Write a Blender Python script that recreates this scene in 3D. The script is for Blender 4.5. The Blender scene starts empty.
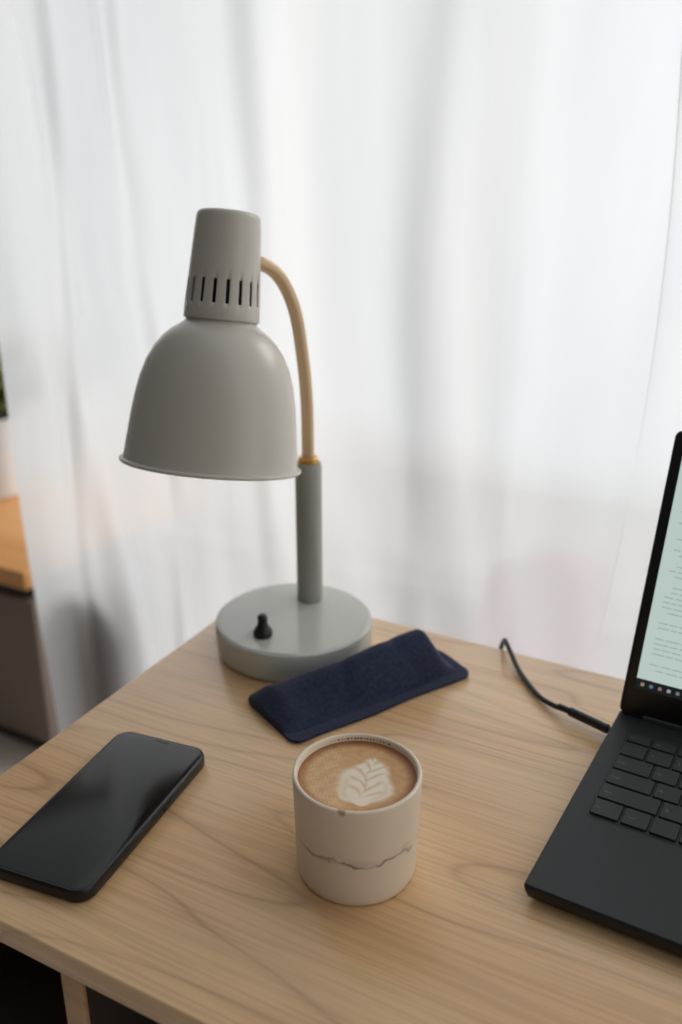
import bpy, bmesh, math, random
from mathutils import Vector, Matrix
random.seed(4)
Z0=0.74
PH=math.radians(28.0); CP=math.cos(PH); SP=math.sin(PH)
CAMH=0.455
scene=bpy.context.scene
def C(x,y,z=0.0): return Vector((CP*x-SP*y, SP*x+CP*y, z+Z0))
def lin(r,g,b):
    f=lambda c:(c/255/12.92) if c/255<=0.04045 else ((c/255+0.055)/1.055)**2.4
    return (f(r),f(g),f(b),1)
# ---------------- materials
def mat(name,col,rough=0.5,metal=0.0,spec=0.5,**kw):
    m=bpy.data.materials.new(name); m.use_nodes=True
    p=m.node_tree.nodes['Principled BSDF']
    p.inputs['Base Color'].default_value=col
    p.inputs['Roughness'].default_value=rough
    p.inputs['Metallic'].default_value=metal
    p.inputs['Specular IOR Level'].default_value=spec
    for k,v in kw.items(): p.inputs[k.replace('_',' ')].default_value=v
    return m
def nodes(m): return m.node_tree.nodes,m.node_tree.links,m.node_tree.nodes['Principled BSDF']
def add_bump(m,scale,strength,dist=0.001,detail=4):
    n,l,p=nodes(m)
    tc=n.new('ShaderNodeTexCoord'); no=n.new('ShaderNodeTexNoise'); b=n.new('ShaderNodeBump')
    no.inputs['Scale'].default_value=scale; no.inputs['Detail'].default_value=detail
    b.inputs['Strength'].default_value=strength; b.inputs['Distance'].default_value=dist
    l.new(tc.outputs['Object'],no.inputs['Vector']); l.new(no.outputs['Fac'],b.inputs['Height']); l.new(b.outputs['Normal'],p.inputs['Normal'])
def wood(name,c1,c2,c3,rough=0.4,off=(0,0,0),fig=0.42,pore=0.2,stretch=6.0,rings=20):
    m=mat(name,c1,rough); n,l,p=nodes(m)
    tc=n.new('ShaderNodeTexCoord')
    mp=n.new('ShaderNodeMapping'); mp.inputs['Location'].default_value=off; mp.inputs['Scale'].default_value=(0.9,stretch,stretch)
    l.new(tc.outputs['Object'],mp.inputs['Vector'])
    big=n.new('ShaderNodeTexNoise'); big.inputs['Scale'].default_value=1.5; big.inputs['Detail'].default_value=2.0; big.inputs['Roughness'].default_value=0.35
    l.new(mp.outputs['Vector'],big.inputs['Vector'])
    mul=n.new('ShaderNodeMath'); mul.operation='MULTIPLY'; mul.inputs[1].default_value=rings
    l.new(big.outputs['Fac'],mul.inputs[0])
    fr=n.new('ShaderNodeMath'); fr.operation='FRACT'; l.new(mul.outputs[0],fr.inputs[0])
    rp=n.new('ShaderNodeValToRGB'); e=rp.color_ramp.elements
    e[0].position=0.0; e[0].color=(0.85,0.85,0.85,1); e[1].position=1.0; e[1].color=(0.85,0.85,0.85,1)
    for ps,cv in ((0.06,0.25),(0.3,0.02),(0.78,0.05),(0.95,0.35)):
        a=e.new(ps); a.color=(cv,cv,cv,1)
    l.new(fr.outputs[0],rp.inputs['Fac'])
    mp2=n.new('ShaderNodeMapping'); mp2.inputs['Scale'].default_value=(9,380,380); l.new(tc.outputs['Object'],mp2.inputs['Vector'])
    fi=n.new('ShaderNodeTexNoise'); fi.inputs['Scale'].default_value=1.0; fi.inputs['Detail'].default_value=5; l.new(mp2.outputs['Vector'],fi.inputs['Vector'])
    frp=n.new('ShaderNodeValToRGB'); frp.color_ramp.elements[0].position=0.40; frp.color_ramp.elements[0].color=(1,1,1,1); frp.color_ramp.elements[1].position=0.56; frp.color_ramp.elements[1].color=(0,0,0,1)
    l.new(fi.outputs['Fac'],frp.inputs['Fac'])
    mp3=n.new('ShaderNodeMapping'); mp3.inputs['Location'].default_value=off; mp3.inputs['Scale'].default_value=(1.0,9,9); l.new(tc.outputs['Object'],mp3.inputs['Vector'])
    br=n.new('ShaderNodeTexNoise'); br.inputs['Scale'].default_value=1.0; br.inputs['Detail'].default_value=4; l.new(mp3.outputs['Vector'],br.inputs['Vector'])
    pm=n.new('ShaderNodeMapRange'); pm.inputs['From Min'].default_value=0.38; pm.inputs['From Max'].default_value=0.58; pm.inputs['To Min'].default_value=0.5; pm.inputs['To Max'].default_value=1.0
    l.new(br.outputs['Fac'],pm.inputs['Value'])
    cr=n.new('ShaderNodeMapRange'); cr.inputs['From Min'].default_value=0.35; cr.inputs['From Max'].default_value=0.65; l.new(br.outputs['Fac'],cr.inputs['Value'])
    m1=n.new('ShaderNodeMix'); m1.data_type='RGBA'; m1.inputs[6].default_value=c1; m1.inputs[7].default_value=c2; l.new(cr.outputs[0],m1.inputs[0])
    g0=n.new('ShaderNodeMath'); g0.operation='MULTIPLY'; g0.inputs[1].default_value=fig; l.new(rp.outputs['Color'],g0.inputs[0])
    g=n.new('ShaderNodeMath'); g.operation='MULTIPLY'; l.new(g0.outputs[0],g.inputs[0]); l.new(pm.outputs[0],g.inputs[1])
    m2=n.new('ShaderNodeMix'); m2.data_type='RGBA'; m2.inputs[7].default_value=c3; l.new(g.outputs[0],m2.inputs[0]); l.new(m1.outputs[2],m2.inputs[6])
    g2=n.new('ShaderNodeMath'); g2.operation='MULTIPLY'; g2.inputs[1].default_value=pore; l.new(frp.outputs['Color'],g2.inputs[0])
    m3=n.new('ShaderNodeMix'); m3.data_type='RGBA'; m3.inputs[7].default_value=c3; l.new(g2.outputs[0],m3.inputs[0]); l.new(m2.outputs[2],m3.inputs[6])
    l.new(m3.outputs[2],p.inputs['Base Color'])
    b=n.new('ShaderNodeBump'); b.inputs['Strength'].default_value=0.12; b.inputs['Distance'].default_value=0.0004
    l.new(fi.outputs['Fac'],b.inputs['Height']); l.new(b.outputs['Normal'],p.inputs['Normal'])
    return m
# ---------------- mesh helpers
def link(o):
    scene.collection.objects.link(o); return o
def empty(name,loc,rotz=0,label=None,cat=None):
    o=bpy.data.objects.new(name,None); o.empty_display_size=0.05; o.location=loc; o.rotation_euler=(0,0,rotz)
    if label: o['label']=label
    if cat: o['category']=cat
    return link(o)
def finish(name,verts,faces,m,parent=None,smooth=35,loc=(0,0,0),rot=(0,0,0)):
    me=bpy.data.meshes.new(name); me.from_pydata([tuple(v) for v in verts],[],faces); me.validate()
    bm=bmesh.new(); bm.from_mesh(me); bmesh.ops.remove_doubles(bm,verts=bm.verts,dist=1e-6); bmesh.ops.recalc_face_normals(bm,faces=bm.faces); bm.to_mesh(me); bm.free()
    if smooth:
        for p in me.polygons: p.use_smooth=True
        me.set_sharp_from_angle(angle=math.radians(smooth))
    me.materials.append(m)
    o=bpy.data.objects.new(name,me); o.location=loc; o.rotation_euler=rot
    if parent: o.parent=parent
    return link(o)
def lathe(name,prof,m,segs=64,parent=None,smooth=35,loc=(0,0,0),rot=(0,0,0),skip=None,closed=False):
    V=[];F=[]
    for r,z in prof:
        for i in range(segs):
            a=2*math.pi*i/segs; V.append((r*math.cos(a),r*math.sin(a),z))
    n=len(prof)
    rng=n if closed else n-1
    for j in range(rng):
        k=(j+1)%n
        for i in range(segs):
            if skip and skip(j,i): continue
            i2=(i+1)%segs
            F.append((j*segs+i,j*segs+i2,k*segs+i2,k*segs+i))
    me=bpy.data.meshes.new(name); me.from_pydata(V,[],F)
    bm=bmesh.new(); bm.from_mesh(me); bmesh.ops.remove_doubles(bm,verts=bm.verts,dist=1e-6)
    bmesh.ops.dissolve_degenerate(bm,dist=1e-7,edges=bm.edges); bmesh.ops.recalc_face_normals(bm,faces=bm.faces); bm.to_mesh(me); bm.free()
    for p in me.polygons: p.use_smooth=True
    me.set_sharp_from_angle(angle=math.radians(smooth))
    me.materials.append(m)
    o=bpy.data.objects.new(name,me); o.location=loc; o.rotation_euler=rot
    if parent: o.parent=parent
    return link(o)
def box(name,x0,x1,y0,y1,z0,z1,m,parent=None,bev=0.001,loc=(0,0,0),rot=(0,0,0),segs=2):
    bm=bmesh.new(); bmesh.ops.create_cube(bm,size=1)
    for v in bm.verts:
        v.co=Vector((x0 if v.co.x<0 else x1, y0 if v.co.y<0 else y1, z0 if v.co.z<0 else z1))
    if bev: bmesh.ops.bevel(bm,geom=bm.edges[:],offset=bev,segments=segs,affect='EDGES',profile=0.5)
    bmesh.ops.recalc_face_normals(bm,faces=bm.faces)
    me=bpy.data.meshes.new(name); bm.to_mesh(me); bm.free()
    for p in me.polygons: p.use_smooth=True
    me.set_sharp_from_angle(angle=math.radians(40))
    me.materials.append(m)
    o=bpy.data.objects.new(name,me); o.location=loc; o.rotation_euler=rot
    if parent: o.parent=parent
    return link(o)
def rrect(x0,x1,y0,y1,r,n=8):
    pts=[]
    for cx,cy,a0 in ((x1-r,y1-r,0),(x0+r,y1-r,90),(x0+r,y0+r,180),(x1-r,y0+r,270)):
        for i in range(n+1):
            a=math.radians(a0+90*i/n); pts.append((cx+r*math.cos(a),cy+r*math.sin(a)))
    return pts
def slab(name,x0,x1,y0,y1,r,levels,m,parent=None,loc=(0,0,0),rot=(0,0,0),smooth=40,n=8):
    V=[];F=[];N=None
    for ins,z in levels:
        pts=rrect(x0+ins,x1-ins,y0+ins,y1-ins,max(r-ins,0.0002),n); N=len(pts)
        V+=[(p[0],p[1],z) for p in pts]
    for j in range(len(levels)-1):
        for i in range(N):
            i2=(i+1)%N; F.append((j*N+i,j*N+i2,(j+1)*N+i2,(j+1)*N+i))
    F.append(tuple(reversed(range(N)))); F.append(tuple((len(levels)-1)*N+i for i in range(N)))
    me=bpy.data.meshes.new(name); me.from_pydata(V,[],F)
    bm=bmesh.new(); bm.from_mesh(me); bmesh.ops.recalc_face_normals(bm,faces=bm.faces); bm.to_mesh(me); bm.free()
    for p in me.polygons: p.use_smooth=True
    me.set_sharp_from_angle(angle=math.radians(smooth)); me.materials.append(m)
    o=bpy.data.objects.new(name,me); o.location=loc; o.rotation_euler=rot
    if parent: o.parent=parent
    return link(o)
def catmull(P,n=10):
    P=[Vector(p) for p in P]; out=[]
    Q=[2*P[0]-P[1]]+P+[2*P[-1]-P[-2]]
    for i in range(1,len(Q)-2):
        for k in range(n):
            t=k/n; a,b,c,d=Q[i-1],Q[i],Q[i+1],Q[i+2]
            out.append(0.5*((2*b)+(c-a)*t+(2*a-5*b+4*c-d)*t*t+(3*b-a-3*c+d)*t**3))
    out.append(P[-1]); return out
def tube(name,P,r,m,parent=None,segs=20,n=10,loc=(0,0,0)):
    pts=catmull(P,n); V=[];F=[]
    prev=None
    for i,p in enumerate(pts):
        t=(pts[min(i+1,len(pts)-1)]-pts[max(i-1,0)]).normalized()
        if prev is None:
            a=Vector((1,0,0)) if abs(t.x)<0.9 else Vector((0,1,0))
        else: a=prev
        a=(a-t*a.dot(t)).normalized(); prev=a; b=t.cross(a)
        for k in range(segs):
            g=2*math.pi*k/segs; V.append(p+(a*math.cos(g)+b*math.sin(g))*r)
    for j in range(len(pts)-1):
        for k in range(segs):
            k2=(k+1)%segs; F.append((j*segs+k,j*segs+k2,(j+1)*segs+k2,(j+1)*segs+k))
    F.append(tuple(range(segs))); F.append(tuple((len(pts)-1)*segs+k for k in range(segs)))
    return finish(name,V,F,m,parent,smooth=50,loc=loc)
def hsm(a,b,x):
    t=max(0,min(1,(x-a)/(b-a))); return t*t*(3-2*t)

# ---------------- materials
M_wood=wood('light_oak',lin(251,211,160),lin(240,194,142),lin(158,106,60),0.30,(0.25,0.42,0),0.60,0.20,5.5,15)
_p=M_wood.node_tree.nodes['Principled BSDF']; _p.inputs['Coat Weight'].default_value=0.5; _p.inputs['Coat Roughness'].default_value=0.20
M_edge=wood('light_oak_panel',lin(222,182,140),lin(205,163,122),lin(150,110,78),0.5,(3,1,2))
M_orange=wood('orange_wood',lin(232,172,108),lin(218,154,90),lin(180,115,62),0.45,(1,4,2))
M_dark=mat('dark_shelf_interior',lin(58,46,36),0.7)  # dark brown puts the compartment's shade into colour; the plinth shares it
M_grey=mat('grey_cabinet',lin(138,124,114),0.8); add_bump(M_grey,40,0.2)
M_shade=mat('grey_enamel',lin(200,193,180),0.25,0,0.8)
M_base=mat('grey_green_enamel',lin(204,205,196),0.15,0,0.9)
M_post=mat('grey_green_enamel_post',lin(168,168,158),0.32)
M_brass=mat('beige_gold_metal',lin(214,182,144),0.28,0.3)
M_gold=mat('brass_ring',lin(215,170,95),0.3,0.9)
M_black=mat('black_plastic',lin(22,22,24),0.35)
M_laptop=mat('charcoal_soft_touch',lin(25,26,29),0.5); add_bump(M_laptop,2500,0.08,0.0003)
M_key=mat('key_black',lin(18,19,21),0.42)
M_keywell=mat('keyboard_well',lin(12,12,14),0.5)
M_glass=mat('phone_glass',lin(8,9,11),0.17,0,0.6)
M_phone=mat('phone_case_black',lin(9,10,12),0.35)
M_bezel=mat('bezel_black',lin(14,14,15),0.35)
M_felt=mat('navy_felt',lin(30,36,62),0.9,0,0.2,Sheen_Weight=0.15,Sheen_Roughness=0.5)
n,l,p=nodes(M_felt)
tc=n.new('ShaderNodeTexCoord'); no=n.new('ShaderNodeTexNoise'); no.inputs['Scale'].default_value=320; no.inputs['Detail'].default_value=6
mx=n.new('ShaderNodeMix'); mx.data_type='RGBA'; mx.inputs[6].default_value=lin(18,23,42); mx.inputs[7].default_value=lin(58,65,92)
l.new(tc.outputs['Object'],no.inputs['Vector']); l.new(no.outputs['Fac'],mx.inputs[0]); l.new(mx.outputs[2],p.inputs['Base Color'])
b=n.new('ShaderNodeBump'); b.inputs['Strength'].default_value=0.5; b.inputs['Distance'].default_value=0.0007
l.new(no.outputs['Fac'],b.inputs['Height']); l.new(b.outputs['Normal'],p.inputs['Normal'])

# ---------------- room
M_wall=mat('wall_plaster',lin(225,222,218),0.9); add_bump(M_wall,60,0.2)
M_floor=wood('floor_boards',lin(204,192,180),lin(190,178,166),lin(155,142,130),0.45,(5,2,1))
M_white=mat('white_frame',lin(235,235,232),0.5)
def struct(o): o['kind']='structure'; return o
struct(box('floor',-4,3,-2,3.2,-0.05,0,M_floor,bev=0))
WY=2.0
wall_lo=0.06
V=[];F=[]
def addbox(x0,x1,y0,y1,z0,z1):
    k=len(V)
    V.extend([(x,y,z) for z in (z0,z1) for y in (y0,y1) for x in (x0,x1)])
    F.extend([(k,k+2,k+3,k+1),(k+4,k+5,k+7,k+6),(k,k+1,k+5,k+4),(k+2,k+6,k+7,k+3),(k,k+4,k+6,k+2),(k+1,k+3,k+7,k+5)])
WXL=-2.75  # unseen left wall piece added to dim the curtain's left side
addbox(-4,3,WY,WY+0.15,0,wall_lo); addbox(-4,3,WY,WY+0.15,2.45,2.7); addbox(-4,WXL,WY,WY+0.15,wall_lo,2.45); addbox(2.6,3,WY,WY+0.15,wall_lo,2.45)
struct(finish('wall_back',V,F,M_wall,smooth=0))
V=[];F=[]
for x in (WXL,2.54): addbox(x,x+0.06,WY+0.03,WY+0.09,wall_lo,2.45)
addbox(WXL,2.6,WY+0.03,WY+0.09,wall_lo,wall_lo+0.06); addbox(WXL,2.6,WY+0.03,WY+0.09,2.39,2.45)
struct(finish('window_1',V,F,M_white,smooth=0))

# ---------------- desk
XL,YB,YF,XR=-0.515,0.775,0.301,1.05
desk=empty('desk',((XL+XR)/2,(YB+YF)/2,0),0,'light oak desk with open storage compartment beside the curtain','desk')
dx,dy=desk.location.x,desk.location.y
def dbox(name,x0,x1,y0,y1,z0,z1,m,bev=0.0015): return box(name,x0-dx,x1-dx,y0-dy,y1-dy,z0,z1,m,desk,bev)
T=0.020
dbox('tabletop',XL,XR,YF,YB,Z0-T,Z0,M_wood,0.002)
dbox('side_panel',XL+.004,XL+.022,YF+.007,YB-.004,0,Z0-T,M_edge)
dbox('side_panel',XR-.022,XR-.004,YF+.007,YB-.004,0,Z0-T,M_edge)
dbox('compartment_shade',XL+.0221,XL+.0235,YF+.009,YB-.02,Z0-.145,Z0-T,M_dark,0.0002)  # thin dark sheet painting shade over the side panel's inner face
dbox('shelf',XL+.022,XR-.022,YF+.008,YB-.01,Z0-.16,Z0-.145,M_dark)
dbox('divider',-0.358,-0.342,YF+.006,YB-.02,Z0-.145,Z0-T,M_dark)  # body coloured dark as in shade, pale oak only at its front
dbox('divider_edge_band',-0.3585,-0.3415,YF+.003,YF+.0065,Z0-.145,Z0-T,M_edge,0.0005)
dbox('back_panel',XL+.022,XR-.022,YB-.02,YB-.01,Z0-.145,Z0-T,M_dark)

# ---------------- curtain
M_cur=bpy.data.materials.new('sheer_white_fabric'); M_cur.use_nodes=True
n=M_cur.node_tree.nodes; l=M_cur.node_tree.links; n.clear()
out=n.new('ShaderNodeOutputMaterial'); tr=n.new('ShaderNodeBsdfTranslucent'); df=n.new('ShaderNodeBsdfDiffuse'); tp=n.new('ShaderNodeBsdfRefraction'); tt=n.new('ShaderNodeBsdfTransparent')
df.inputs['Color'].default_value=(0.84,0.85,0.86,1)
tcc=n.new('ShaderNodeTexCoord'); mpc=n.new('ShaderNodeMapping'); mpc.inputs['Scale'].default_value=(5.5,5.5,0.7); l.new(tcc.outputs['Object'],mpc.inputs['Vector'])
nc=n.new('ShaderNodeTexNoise'); nc.inputs['Scale'].default_value=1.0; nc.inputs['Detail'].default_value=4; nc.inputs['Roughness'].default_value=0.6; nc.inputs['Distortion'].default_value=0.4; l.new(mpc.outputs[0],nc.inputs['Vector'])
rc=n.new('ShaderNodeMapRange'); rc.inputs['From Min'].default_value=0.35; rc.inputs['From Max'].default_value=0.65; l.new(nc.outputs['Fac'],rc.inputs['Value'])
mc=n.new('ShaderNodeMix'); mc.data_type='RGBA'; mc.inputs[6].default_value=(0.77,0.80,0.815,1); mc.inputs[7].default_value=(0.98,0.98,0.975,1); l.new(rc.outputs[0],mc.inputs[0]); l.new(mc.outputs[2],tr.inputs['Color'])
tp.inputs['IOR'].default_value=1.12; tp.inputs['Roughness'].default_value=0.45
a=n.new('ShaderNodeMixShader'); a.inputs[0].default_value=0.26; l.new(tr.outputs[0],a.inputs[1]); l.new(df.outputs[0],a.inputs[2])
c0_=n.new('ShaderNodeMixShader'); c0_.inputs[0].default_value=0.3; l.new(tp.outputs[0],c0_.inputs[1]); l.new(tt.outputs[0],c0_.inputs[2])
c=n.new('ShaderNodeMixShader'); c.inputs[0].default_value=0.22; l.new(a.outputs[0],c.inputs[1]); l.new(c0_.outputs[0],c.inputs[2]); l.new(c.outputs[0],out.inputs['Surface'])
V=[];F=[]; NX,NZ=900,70; cx0,cx1=-0.978,1.9
sf=((-0.165,0.032,0.026,0.014),(-0.37,0.010,0.028,0.007),(-0.55,0.012,0.026,0.008),(-0.72,0.013,0.024,0.008),(-0.87,0.008,0.018,0.006),(0.22,0.040,0.022,0.012),(0.6,0.045,0.02,0.012))
for j in range(NZ+1):
    z=0.012+2.3*j/NZ
    for i in range(NX+1):
        x=cx0+(cx1-cx0)*i/NX
        u=x+0.05*math.sin(z*1.7+x*2)+0.025*math.sin(z*4.1+x*5)
        am=0.5+0.5*math.sin(u*4.3+0.8)
        y=0.888+0.027*math.sin(u*14+1.8*math.sin(u*5.3))+0.013*am*math.sin(u*37+2.5*math.sin(u*7)+z*1.5)+0.008*math.sin(u*3.1+z*1.3)+0.010*math.sin(z*5+u*9)*math.sin(u*4)+0.004*math.sin(z*11-u*16)+0.0016*math.sin(u*85+z*9)
        xx=x+0.014*math.cos(u*14+1.8*math.sin(u*5.3))
        wE=max(0,min(1,1-(x-cx0)/0.25))
        yE=0.880+0.008*math.sin((x-cx0)*40)
        y=y*(1-wE)+yE*wE
        xx=xx*(1-wE)+(x+0.020*hsm(0.75,0.30,z)-0.004*math.sin(z*3))*wE
        for xc,am_,wd,dy_ in sf:
            d_=(x-xc-0.022*math.sin(z*2.3+xc*9)-0.01*math.sin(z*5.1+xc*20))/wd
            if abs(d_)<8:
                fall=math.exp(-(d_/3.0)**2)
                xx-=am_*math.tanh(d_)*fall*(1-wE*0.4)
                y+=dy_*d_*math.exp(-d_*d_*0.6)
        V.append((xx,max(y,0.835),z))
for j in range(NZ):
    for i in range(NX):
        k=j*(NX+1)+i; F.append((k,k+1,k+NX+2,k+NX+1))
cur=finish('curtain',V,F,M_cur,smooth=180)
cur['label']='sheer white floor-length curtain hanging in soft folds before the window'; cur['category']='curtain'

# ---------------- cabinet behind the curtain, planter, pouf, chair
bench=empty('side_cabinet',(-2.1,1.34,0),0,'grey cabinet with an orange-brown wooden top standing behind the curtain','cabinet')
bh=Z0-0.30
box('cabinet_top',-1.0,0.82,-0.205,0.21,bh-0.040,bh,M_orange,bench,0.006)
box('painted_shade_strip',-0.95,0.78,-0.165,0.17,bh-0.082,bh-0.040,M_black,bench,0.001)  # black strip puts the shade under the overhanging top into colour
box('cabinet_body',-0.97,0.80,-0.175,0.19,0.03,bh-0.082,M_grey,bench,0.003)
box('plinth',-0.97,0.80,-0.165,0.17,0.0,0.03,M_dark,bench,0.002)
M_pot=mat('white_ceramic',lin(240,242,242),0.4); M_leaf=mat('leaf_green',lin(160,160,92),0.6); M_soil=mat('soil',lin(50,38,30),0.9)
px,py=-1.690,1.435
pot=empty('potted_plant',(px,py,bh),0,'leafy green plant in a white pot on the cabinet','potted plant')
lathe('pot',[(0,0),(0.085,0),(0.09,0.004),(0.1,0.18),(0.1,0.185),(0.094,0.185),(0.09,0.16),(0,0.16)],M_pot,48,pot)
lathe('soil',[(0,0.168),(0.06,0.167),(0.0925,0.162)],M_soil,32,pot)
V=[];F=[]
for s in range(150):
    az=random.random()*6.28; L=random.uniform(.08,.22); lean=random.uniform(.2,2.2)
    for k in range(9):
        t=k/8; w=0.018*math.sin(math.pi*min(1,t*1.0+0.02))+0.001
        rr=min(lean*L*t*t*0.6+0.07*t,0.15); zz=0.168+L*t*(1-0.22*lean*t)
        ctr=Vector((rr*math.cos(az),rr*math.sin(az),zz)); sd=Vector((-math.sin(az),math.cos(az),0.2))
        V.append(ctr-sd*w); V.append(ctr+sd*w)
    b0=len(V)-18
    for k in range(8): F.append((b0+2*k,b0+2*k+1,b0+2*k+3,b0+2*k+2))
finish('leaves',V,F,M_leaf,pot,smooth=180)
M_red=mat('rose_fabric',lin(228,78,74),0.95); add_bump(M_red,400,0.3)
M_legw=mat('pale_wood_leg',lin(215,190,160),0.5)
ch=empty('tint_chair',(-0.325,1.105,0),0,'small rose-coloured upholstered chair added behind the curtain to tint it pink','tint_chair')  # invented seat, its red gives the curtain a pink patch
slab('seat',-0.12,0.12,-0.13,0.12,0.05,[(0.02,0.38),(0,0.395),(0,0.42),(0.02,0.435)],M_red,ch)
slab('backrest',-0.080,0.080,-0.11,0.11,0.078,[(0.03,-0.022),(0.006,-0.014),(0,0),(0.006,0.014),(0.03,0.022)],M_red,ch,loc=(0,0.10,0.535),rot=(math.radians(84),0,0))
for x in (-.09,.09):
    for y in (-.10,.09):
        lathe('leg',[(0,0),(0.010,0),(0.015,0.385),(0,0.385)],M_legw,20,ch,loc=(x,y,0))
M_shade_form=mat('grey_beige_fabric',lin(104,90,82),0.95); add_bump(M_shade_form,300,0.3)
o=lathe('shade_form',[(0,0),(0.068,0),(0.073,0.01),(0.073,0.51),(0.070,0.55),(0.061,0.585),(0.044,0.610),(0.022,0.624),(0,0.628)],M_shade_form,48,None,loc=(-0.872,0.974,0)); o['label']='tall rounded grey-beige fabric pouf added behind the curtain to darken it'; o['category']='shade_form'  # rounded body added to give the curtain a soft dark patch

# ---------------- lamp
LB=C(-.0453,.8057)
lamp=empty('desk_lamp',LB,PH,'light grey enamel desk lamp with bell shade and beige curved arm','lamp')
def LL(x,y,z): return Vector((x+.0453,y-.8057,z))
lathe('base',[(0,0),(0.072,0),(0.0745,0.002),(0.0755,0.006),(0.0755,0.0255),(0.0748,0.0282),(0.0728,0.0296),(0.070,0.0299),(0,0.0300)],M_base,96,lamp)
pp=LL(-.031,.844,0)
lathe('post',[(0,0.0295),(0.0128,0.0295),(0.0128,0.170),(0.0118,0.173),(0,0.173)],M_post,40,lamp,loc=pp)
lathe('ring',[(0,0.1725),(0.0085,0.1725),(0.0095,0.1735),(0.0095,0.178),(0.0085,0.179),(0,0.179)],M_gold,40,lamp,loc=pp)
tube('arm',[LL(-.031,.844,.176),LL(-.0315,.844,.23),LL(-.0344,.843,.271),LL(-.041,.840,.316),LL(-.0535,.832,.346),LL(-.070,.821,.3595),LL(-.086,.814,.362)],0.0059,M_brass,lamp,28,12)
A=LL(-.1132,.777,.1925); B=LL(-.0930,.8175,.3985); ax=(B-A).normalized()
q=Vector((0,0,1)).rotation_difference(ax).to_euler()
bell=[(0.0765,0.0005),(0.0775,0.0),(0.0785,0.0008),(0.0786,0.0022),(0.0776,0.0032),(0.0758,0.0038),(0.0750,0.006),(0.0742,0.014),(0.0728,0.026),(0.0710,0.042),(0.0686,0.058),(0.0655,0.073),(0.0610,0.087),(0.0550,0.099),(0.0480,0.1085),(0.0410,0.115),(0.0350,0.119),(0.0315,0.1215),(0.0302,0.1235),(0.0298,0.127)]
inner=[(r-0.0014,z-0.0006 if z>0.02 else z+0.0005) for r,z in reversed(bell)]
lathe('lamp_shade',bell+inner[:-4]+[(0.0735,0.004)],M_shade,96,lamp,loc=A,rot=q,closed=True)
cap=[(0.0318,0.1245),(0.0322,0.1255),(0.0320,0.133),(0.0317,0.138),(0.0304,0.1575),(0.0298,0.166),(0.0283,0.190),(0.0270,0.2075),(0.0262,0.2105),(0.0245,0.2123),(0.022,0.2130),(0,0.2133)]
co=lathe('vent_cap',cap,M_shade,126,lamp,loc=A,rot=q,skip=lambda j,i:(j==3 and i%7<2))
sm=co.modifiers.new('s','SOLIDIFY'); sm.thickness=0.0012; sm.offset=-1
lathe('bulb_socket',[(0,0.07),(0.014,0.07),(0.017,0.075),(0.024,0.115),(0.026,0.13),(0.024,0.17),(0,0.175)],M_black,32,lamp,loc=A,rot=q)
M_bulb=mat('frosted_bulb',lin(235,235,230),0.3)
lathe('bulb',[(0,0.012),(0.012,0.014),(0.022,0.022),(0.026,0.034),(0.024,0.046),(0.016,0.060),(0.013,0.0705)],M_bulb,32,lamp,loc=A,rot=q)
sw=LL(-.0722,.768,0.0299)
lathe('switch',[(0,0),(0.0085,0),(0.009,0.001),(0.009,0.004),(0.0075,0.0075),(0.0055,0.0095),(0.0045,0.015),(0.0048,0.019),(0.003,0.0215),(0,0.022)],M_black,32,lamp,loc=sw)

# ---------------- cup
CR=0.0422; CH=0.0765
cup=empty('coffee_cup',C(.0105,.505),PH,'cream ceramic cup with brown streaks, filled with latte','cup')
M_cup=mat('cream_stoneware',lin(226,206,182),0.40); n,l,p=nodes(M_cup)
tc=n.new('ShaderNodeTexCoord'); sp=n.new('ShaderNodeSeparateXYZ'); l.new(tc.outputs['Object'],sp.inputs[0])
no=n.new('ShaderNodeTexNoise'); no.inputs['Scale'].default_value=24; no.inputs['Detail'].default_value=7; no.inputs['Roughness'].default_value=0.62; l.new(tc.outputs['Object'],no.inputs['Vector'])
def mth(op,a,b,c=None):
    k=n.new('ShaderNodeMath'); k.operation=op
    for i,v in enumerate((a,b,c)):
        if v is None: continue
        if isinstance(v,(int,float)): k.inputs[i].default_value=v
        else: l.new(v,k.inputs[i])
    return k.outputs[0]
nz=mth('MULTIPLY_ADD',no.outputs['Fac'],0.026,-0.013)
zz=mth('ADD',sp.outputs['Z'],nz)
def band(z0,w):
    d=mth('ABSOLUTE',mth('SUBTRACT',zz,z0),None); d=mth('DIVIDE',d,w); return mth('MAXIMUM',mth('SUBTRACT',1.0,d),0.0)
mpn=n.new('ShaderNodeMapping'); mpn.inputs['Scale'].default_value=(50,50,120); mpn.inputs['Rotation'].default_value=(0.05,-0.07,0); l.new(tc.outputs['Object'],mpn.inputs['Vector'])
n2=n.new('ShaderNodeTexNoise'); n2.inputs['Scale'].default_value=1; n2.inputs['Detail'].default_value=6; l.new(mpn.outputs[0],n2.inputs['Vector'])
ms=mth('MAXIMUM',mth('MULTIPLY',mth('SUBTRACT',n2.outputs['Fac'],0.36),5.0),0.0)
ms2=mth('MAXIMUM',mth('MULTIPLY',mth('SUBTRACT',n2.outputs['Fac'],0.45),3.0),0.0)
s=mth('ADD',mth('MULTIPLY',band(0.0350,0.0015),ms),mth('MULTIPLY',mth('MULTIPLY',band(0.0372,0.0055),0.42),ms2))
s=mth('MULTIPLY',mth('MINIMUM',s,1.0),0.80)
mx=n.new('ShaderNodeMix'); mx.data_type='RGBA'; mx.inputs[6].default_value=lin(244,228,204); mx.inputs[7].default_value=lin(92,70,58); l.new(s,mx.inputs[0])
sn=n.new('ShaderNodeTexNoise'); sn.inputs['Scale'].default_value=520; sn.inputs['Detail'].default_value=1; l.new(tc.outputs['Object'],sn.inputs['Vector'])
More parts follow.
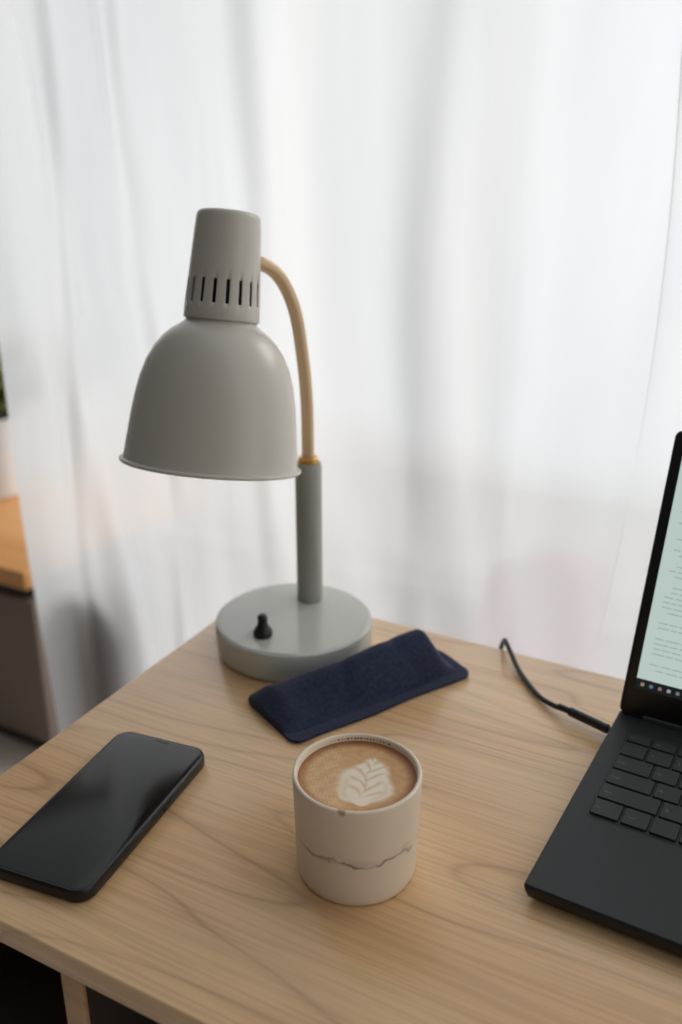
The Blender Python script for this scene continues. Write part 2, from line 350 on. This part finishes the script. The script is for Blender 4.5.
dd=n.new('ShaderNodeVectorMath'); dd.operation='DISTANCE'; dd.inputs[1].default_value=(-0.0100,-0.0395,0.0760); l.new(tc.outputs['Object'],dd.inputs[0])
st=mth('MAXIMUM',mth('MINIMUM',mth('DIVIDE',mth('SUBTRACT',mth('MULTIPLY_ADD',sn.outputs['Fac'],0.0035,0.0014),dd.outputs['Value']),0.0012),0.7),0.0)
mx2=n.new('ShaderNodeMix'); mx2.data_type='RGBA'; mx2.inputs[7].default_value=lin(160,112,74); l.new(st,mx2.inputs[0]); l.new(mx.outputs[2],mx2.inputs[6]); l.new(mx2.outputs[2],p.inputs['Base Color'])
lathe('cup_body',[(0,0.0018),(0.032,0.0018),(0.034,0),(0.0365,0.0),(0.0386,0.0010),(0.0398,0.0036),(0.0403,0.008),(0.0405,0.015),(0.0409,0.033),(0.0415,0.052),(CR-0.0002,0.070),(CR,0.0745),(CR-0.0004,0.0759),(CR-0.0014,CH),(CR-0.0026,0.0761),(CR-0.0033,0.0745),(0.0386,0.068),(0.0380,0.020),(0.034,0.008),(0,0.006)],M_cup,96,cup)
R=0.0387
def coffee_col(x,y):
    r=math.hypot(x,y)/R
    nn=0.5+0.5*math.sin(x*410+2*math.sin(y*330))*math.sin(y*370+1.7*math.sin(x*260))
    fine=0.5+0.5*math.sin(x*1500+3*math.sin(y*900))*math.sin(y*1300+2*math.sin(x*1100))
    base=Vector((208,158,106))+Vector((14,14,12))*nn
    base=base.lerp(Vector((156,98,54)),hsm(0.78,1.0,r))
    sp_=fine*hsm(0.0,-0.016,x)*hsm(1.0,0.8,r)
    base=base.lerp(Vector((240,213,178)),0.65*sp_)
    cx,cy=0.0055,-0.0050; th=math.radians(-14)
    X=(x-cx)*math.cos(th)+(y-cy)*math.sin(th); Y=-(x-cx)*math.sin(th)+(y-cy)*math.cos(th)
    X+=0.0012*math.sin(Y*240)+0.0003*math.sin(Y*900)
    Y+=0.0008*math.sin(X*450)
    t=(Y+0.024)/0.051
    w=0.0
    if 0<=t<=1: w=0.0208*(math.sin(math.pi*t**0.72))**0.65
    wht=0
    if w>0:
        aX=abs(X)
        inside=hsm(-0.0004,0.0062,w-aX)
        sgn=1 if X>0 else -1
        ph=(Y+0.026+0.0015*sgn-1.35*aX+42*aX*aX)/0.0094
        fr=ph-math.floor(ph)
        gap=1-hsm(0.0,0.30,min(fr,1-fr))
        leafzone=hsm(0.0135,0.0075,aX)*hsm(-0.017,-0.010,Y)
        wht=inside*(1-0.48*gap*leafzone)
        stem=(1-hsm(0.0,0.0016,aX))*hsm(0.018,0.010,Y)*hsm(-0.019,-0.012,Y)
        wht*=1-0.25*stem
        d_=w-aX
        ring=(1-hsm(0.0,0.0030,abs(d_-0.0075)))*hsm(0.006,-0.004,Y)*hsm(-0.024,-0.014,Y)
        wht*=1-0.25*ring
        wht*=1-0.15*fine*hsm(0.004,-0.014,X)
    return base.lerp(Vector((252,238,216)),max(0,min(1,wht)))
NR,NA=110,400; V=[(0,0,0)];F=[];cols=[coffee_col(0,0)]
for i in range(1,NR+1):
    for k in range(NA):
        a_=2*math.pi*k/NA; r=R*i/NR; x,y=r*math.cos(a_),r*math.sin(a_)
        V.append((x,y,0.0006*max(0,(i/NR-0.93))/0.07)); cols.append(coffee_col(x,y))
for k in range(NA): F.append((0,1+k,1+(k+1)%NA))
for i in range(NR-1):
    for k in range(NA):
        k2=(k+1)%NA; F.append((1+i*NA+k,1+(i+1)*NA+k,1+(i+1)*NA+k2,1+i*NA+k2))
me=bpy.data.meshes.new('coffee'); me.from_pydata(V,[],F)
ca=me.color_attributes.new('Col','FLOAT_COLOR','POINT')
for i,cc in enumerate(cols): ca.data[i].color=lin(*cc)
for pz in me.polygons: pz.use_smooth=True
M_cof=mat('latte_surface',(1,1,1,1),0.38,0,0.35); n,l,p=nodes(M_cof); at=n.new('ShaderNodeVertexColor'); at.layer_name='Col'; l.new(at.outputs[0],p.inputs['Base Color'])
me.materials.append(M_cof); o=bpy.data.objects.new('coffee',me); o.parent=cup; o.location=(0,0,0.0712); o['label']='latte with white leaf-shaped foam art'; link(o)
M_drip=mat('coffee_drip',lin(120,80,52),0.35)
V=[];F=[]
def fleck(az,z,w,h,rad):
    k=len(V)
    for (a_,zz_) in ((az-w,z-h),(az+w,z-h*0.8),(az+w*0.8,z+h),(az-w*0.9,z+h*0.9)):
        V.append((rad*math.cos(a_),rad*math.sin(a_),zz_))
    F.append((k,k+1,k+2,k+3))
for k in range(17):
    az=math.radians(108-k*3.3)+random.uniform(-.008,.008)
    fleck(az,0.0738,random.uniform(.006,.020),random.uniform(.0004,.0009),R)
finish('rim_flecks',V,F,M_drip,cup,smooth=0)

# ---------------- phone
u=Vector((.057,.148)).normalized()
yaw=math.atan2(u.y,u.x)-math.pi/2
phone=empty('smartphone',C(-.1705,.5565),PH+yaw,'black smartphone lying screen up on the desk','phone')
pw,pl=0.0405,0.0828
slab('phone_body',-pw,pw,-pl,pl,0.0130,[(0.0025,0),(0.0008,0.0008),(0,0.0026),(0,0.0080),(0.0005,0.0096),(0.0014,0.0103),(0.0022,0.0102)],M_phone,phone,n=12)
slab('phone_screen',-pw+.0024,pw-.0024,-pl+.0024,pl-.0024,0.0106,[(0,0.0098),(0,0.01030),(0.0003,0.0104)],M_glass,phone,n=12)
slab('earpiece',-.006,.006,pl-.0055,pl-.0045,0.0004,[(0,0.0104),(0,0.0105)],M_phone,phone)
box('side_button',pw-.0002,pw+.0007,0.012,0.030,0.0038,0.0068,M_phone,phone,0.0003)
for yy in (0.018,0.035): box('side_button',-pw-.0007,-pw+.0002,yy,yy+.011,0.0038,0.0068,M_phone,phone,0.0003)

# ---------------- glasses case
gl=empty('glasses_case',C(-.0375,.6370),PH+math.atan2(.109,.158),'navy blue felt glasses case lying in front of the lamp','glasses case')
L=0.192; NS=110; V=[];F=[]
for i in range(NS+1):
    t=i/NS
    W=0.083-0.023*hsm(0,0.5,t); H=0.020+0.018*hsm(0,0.65,t)
    H=0.0050+(H-0.0050)*(1-hsm(0.84,0.955,t))**0.8
    H=0.008+(H-0.008)*hsm(-0.03,0.09,t) if t<0.1 else H
    sd_=min(t,1-t)*L; rc_=0.010
    ins=(rc_-math.sqrt(max(0,rc_**2-(rc_-sd_)**2))) if sd_<rc_ else 0
    ins=min(ins,rc_*0.9)
    e=1-2*ins/W
    prof=[]; topn=44
    fl=0.17
    for k in range(topn+1):
        s_=k/topn
        if s_<fl: h=0.0032
        else:
            q_=(s_-fl)/(1-fl)
            if q_<0.62: f_=math.sin(math.pi*0.5*q_/0.62)**0.95-0.035*math.exp(-((q_-0.34-0.10*t)/0.06)**2)
            else: f_=1-(((q_-0.62)/0.38)**2.4)*0.93
            h=0.0032+(H-0.0032)*f_
        prof.append((s_*W,h))
    prof.append((W*1.0,0.0015))
    for k in range(0,8): prof.append((W*(0.985-k/8),0.0002))
    prof.append((0,0.0006))
    for (yy,zz_) in prof:
        y2=W/2+(yy-W/2)*e
        cr_=0.0006*math.sin(t*15+yy*50)-0.0012*math.exp(-((t-0.30-yy*2.2)/0.04)**2)-0.0010*math.exp(-((t-0.74+yy*1.6)/0.035)**2)
        V.append((t*L, y2+(0.0009*math.sin(t*12) if yy<0.01 else 0), zz_+(cr_*min(1,(zz_-0.0033)/0.006) if zz_>0.0033 else 0)))
K=len(V)//(NS+1)
for i in range(NS):
    for k in range(K):
        k2=(k+1)%K; F.append((i*K+k,i*K+k2,(i+1)*K+k2,(i+1)*K+k))
F.append(tuple(range(K))); F.append(tuple(NS*K+k for k in range(K)))
o=finish('case_body',V,F,M_felt,gl,smooth=60)
M_thr=mat('navy_thread',lin(22,27,52),0.9)
tube('seam',[(0.010,0.013,0.0031),(0.06,0.012,0.0031),(0.12,0.0100,0.0031),(0.180,0.0105,0.0031)],0.0006,M_thr,gl,8,6)

# ---------------- laptop
lp=empty('laptop',C(.1158,.4705),0,'open charcoal laptop with lit screen, plugged in, on the desk','laptop')
lp.rotation_euler=(0,0,math.radians(-2.5))
LW,LD=0.323,0.231
slab('laptop_base',0,LW,0,LD,0.0035,[(0.006,0.0012),(0.003,0.004),(0.0006,0.0095),(0,0.0125),(0.0004,0.0142),(0.0012,0.0150)],M_laptop,lp)
for fx in (0.03,LW-0.03):
    for fy in (0.025,LD-0.025): box('rubber_foot',fx-.012,fx+.012,fy-.004,fy+.004,0,0.0015,M_black,lp,0.0003)
kb=slab('keyboard',0.014,LW-0.014,0.086,0.209,0.003,[(0,0.0148),(0,0.01515)],M_keywell,lp)
kx0=0.0155; total=LW-0.031
rows=[(0.0875,0.0186,[1.1,1,1,1.1,5.2,1.1,1,1,1,1.4]),
      (0.1072,0.0186,[2.2]+[1]*10+[2.7]),
      (0.1269,0.0186,[1.75]+[1]*11+[2.15]),
      (0.1466,0.0186,[1.45]+[1]*12+[1.45]),
      (0.1663,0.0186,[1]*13+[1.9]),
      (0.1860,0.0130,[1]*15)]
legends=[['Fn','Ctrl','','Alt','','Alt','Ctrl','','',''],['Shift']+list('ZXCVBNM,./')+['Shift'],['Caps']+list("ASDFGHJKL;'")+['Enter'],['Tab']+list('QWERTYUIOP[]')+['\\'],list('`1234567890-=')+['Back'],['Esc']+['F%d'%i for i in range(1,13)]+['','']]
M_leg=mat('key_legend_grey',lin(110,112,116),0.6)
cache={}
def text_mesh(s,size):
    cu=bpy.data.curves.new('legend','FONT'); cu.body=s; cu.size=size; cu.resolution_u=1
    ob=bpy.data.objects.new('legend_tmp',cu); scene.collection.objects.link(ob)
    dg=bpy.context.evaluated_depsgraph_get(); me_=bpy.data.meshes.new_from_object(ob.evaluated_get(dg))
    bpy.data.objects.remove(ob); return me_
for (ry,rh,ws),lg in zip(rows,legends):
    sc=total/sum(ws); x=kx0
    for w,tx in zip(ws,lg):
        kw=w*sc; g=0.0006
        key=(round(kw,5),rh)
        if key not in cache:
            o=slab('key',g,kw-g,g,rh+0.001-g,0.0018,[(0,0.0150),(0.0001,0.0160),(0.0006,0.0166)],M_key,kb,n=3); cache[key]=o
        else:
            o=cache[key].copy(); link(o); o.parent=kb
        if tx and len(tx)<=5:
            base=cache[key].data; tm=text_mesh(tx,0.0046 if len(tx)==1 else 0.0033)
            bm=bmesh.new(); bm.from_mesh(base)
            vs=[bm.verts.new((v.co.x+0.0032,v.co.y+rh*0.42,0.01665)) for v in tm.vertices]
            for pf in tm.polygons:
                try:
                    f=bm.faces.new([vs[i] for i in pf.vertices]); f.material_index=1
                except ValueError: pass
            m_new=bpy.data.meshes.new('key'); bm.to_mesh(m_new); bm.free()
            m_new.materials.append(M_key); m_new.materials.append(M_leg)
            if o is cache[key]:
                o2=o.copy(); link(o2); o2.parent=kb; bpy.data.objects.remove(o)
                keep=bpy.data.objects.new('key_proto',base); cache[key]=keep; o=o2
            o.data=m_new
        o.location=(x,ry,0)
        o.name='key'
        x+=kw
M_pad=mat('touchpad_surface',lin(26,27,30),0.35)
slab('touchpad',0.105,0.215,0.010,0.078,0.003,[(0,0.0148),(0,0.01512)],M_pad,lp)
tube('hinge',[(0.02,LD-0.004,0.0135),(0.16,LD-0.004,0.0135),(LW-0.02,LD-0.004,0.0135)],0.0052,M_black,lp,20,4)
box('power_port',-0.0003,0.002,0.200,0.212,0.0050,0.0105,M_black,lp,0.0003)
LLn=0.237
lid=slab('lid',0,LW,0,LLn,0.006,[(0.0006,-0.003),(0,-0.002),(0,0.0025),(0.0006,0.0032)],M_laptop,lp,loc=(0,LD-0.003,0.0145),rot=(math.radians(68.5),0,0))
slab('bezel',0.0012,LW-0.0012,0.0015,LLn-0.0012,0.005,[(0,0.0031),(0,0.0037),(0.0004,0.0040)],M_bezel,lid)
def emis(name,c,s=0.9):
    m=mat(name,(0.02,0.02,0.02,1),0.4); q_=m.node_tree.nodes['Principled BSDF']; q_.inputs['Emission Color'].default_value=c; q_.inputs['Emission Strength'].default_value=s; return m
M_scr=emis('lit_display',lin(196,214,208),0.85)
dsx0,dsx1,dsy0,dsy1=0.009,LW-0.009,0.023,LLn-0.010
def plane(name,x0,x1,y0,y1,z,m,parent): return finish(name,[(x0,y0,z),(x1,y0,z),(x1,y1,z),(x0,y1,z)],[(0,1,2,3)],m,parent,smooth=0)
disp=plane('display',dsx0,dsx1,dsy0,dsy1,0.00415,M_scr,lid)
plane('taskbar',dsx0,dsx1,dsy0,dsy0+0.0085,0.00425,emis('taskbar_dark',lin(16,20,26),0.9),disp)
cl=[(180,165,115),(115,140,160),(170,130,122),(190,190,190),(125,155,132),(115,130,160),(180,180,180),(155,128,155)]
nm=['yellow','blue','red','white','green','azure','pale','violet']
for i,cc in enumerate(cl):
    plane('taskbar_icon',dsx0+0.004+i*0.0070,dsx0+0.0068+i*0.0070,dsy0+0.0028,dsy0+0.0055,0.00435,emis('icon_'+nm[i],lin(*cc),0.6),disp)
plane('title_bar',dsx0,dsx1,dsy1-0.007,dsy1,0.00425,emis('title_bar_teal',lin(120,160,150),0.9),disp)
V=[];F=[]
def quad(x0,x1,y0,y1,z=0.00428):
    k=len(V); V.extend([(x0,y0,z),(x1,y0,z),(x1,y1,z),(x0,y1,z)]); F.append((k,k+1,k+2,k+3))
y=dsy1-0.014
while y>dsy0+0.014:
    x=dsx0+random.choice([0.008,0.008,0.013])
    end=x+random.choice([.12,.2,.24,.08])
    while x<end:
        w_=random.uniform(.003,.011); quad(x,x+w_,y,y+0.0009); x+=w_+0.0013
    y-=random.choice([0.0042,0.0042,0.0042,0.009])
finish('text_lines',V,F,emis('screen_text_grey',lin(156,177,171),0.85),disp,smooth=0)

# ---------------- charger cable
cab=empty('charging_cable',C(.1743,.7057),0,'thin black charging cable plugged into the laptop, over the desk edge','cable')
c0=cab.location.copy()
def CC(x,y,z): return C(x,y,z)-c0
tube('cord',[CC(.150,.835,-.25),CC(.1545,.822,-.10),CC(.1565,.812,-.02),CC(.1575,.800,.006),CC(.1585,.789,.0085),CC(.1605,.7754,.006),CC(.1641,.7473,.0028),CC(.1730,.7090,.0028),CC(.183,.690,.0045),CC(.192,.6780,.0072)],0.0023,M_black,cab,14,10)
M_conn=mat('connector_black',lin(28,28,30),0.3)
LM=Matrix.Translation(C(.1158,.4705))@Matrix.Rotation(math.radians(-2.5),4,'Z')
p_port=LM@Vector((-0.0006,0.2065,0.0077))
p_st=C(.1935,.6765,.0075)
d=(p_port-p_st)
tube('connector',[p_st-c0, p_st+d*0.5-c0, p_st+d*0.93-c0],0.0040,M_conn,cab,20,4)
tube('plug_tip',[p_st+d*0.92-c0, p_st+d*0.96-c0, p_port-c0],0.0028,M_conn,cab,16,3)
tube('strain_relief',[p_st-d*0.30-c0+Vector((0,0,-0.0004)), p_st-d*0.12-c0, p_st+d*0.05-c0],0.0029,M_conn,cab,16,4)

# ---------------- added soft sun, brightens the curtain and floor from behind
sd=bpy.data.lights.new('added_sun','SUN'); sd.energy=1.7; sd.angle=math.radians(24); sd.color=(1.0,0.985,0.96)
so=bpy.data.objects.new('added_sun',sd); link(so); so.location=(1,4,4)
so.rotation_euler=(-Vector((0.45,0.86,0.55))).to_track_quat('-Z','Y').to_euler()
# ---------------- world: overcast daylight, bright on the window side
w=bpy.data.worlds.new('overcast'); scene.world=w; w.use_nodes=True
n=w.node_tree.nodes; l=w.node_tree.links; bg=n['Background']
tc=n.new('ShaderNodeTexCoord'); dt=n.new('ShaderNodeVectorMath'); dt.operation='DOT_PRODUCT'
dv=Vector((0.48,0.87,0.06)).normalized(); dt.inputs[1].default_value=dv
l.new(tc.outputs['Generated'],dt.inputs[0])
mr=n.new('ShaderNodeMapRange'); mr.inputs['From Min'].default_value=-0.45; mr.inputs['From Max'].default_value=0.90; mr.inputs['To Min'].default_value=0.09; mr.inputs['To Max'].default_value=1.28; mr.interpolation_type='SMOOTHSTEP'
l.new(dt.outputs['Value'],mr.inputs['Value']); l.new(mr.outputs[0],bg.inputs['Strength'])
bg.inputs['Color'].default_value=(0.96,0.98,1.0,1)

# ---------------- camera
cd=bpy.data.cameras.new('camera'); cam=bpy.data.objects.new('camera',cd); link(cam)
cam.location=(0,0,Z0+CAMH); cam.rotation_euler=(math.radians(90-21.5),0,PH)
cd.sensor_fit='VERTICAL'; cd.sensor_height=36; cd.sensor_width=24; cd.lens=940/1024*36
cd.clip_start=0.01
cd.dof.use_dof=True; cd.dof.focus_distance=0.66; cd.dof.aperture_fstop=3.8
scene.camera=cam
scene.view_settings.view_transform='Standard'
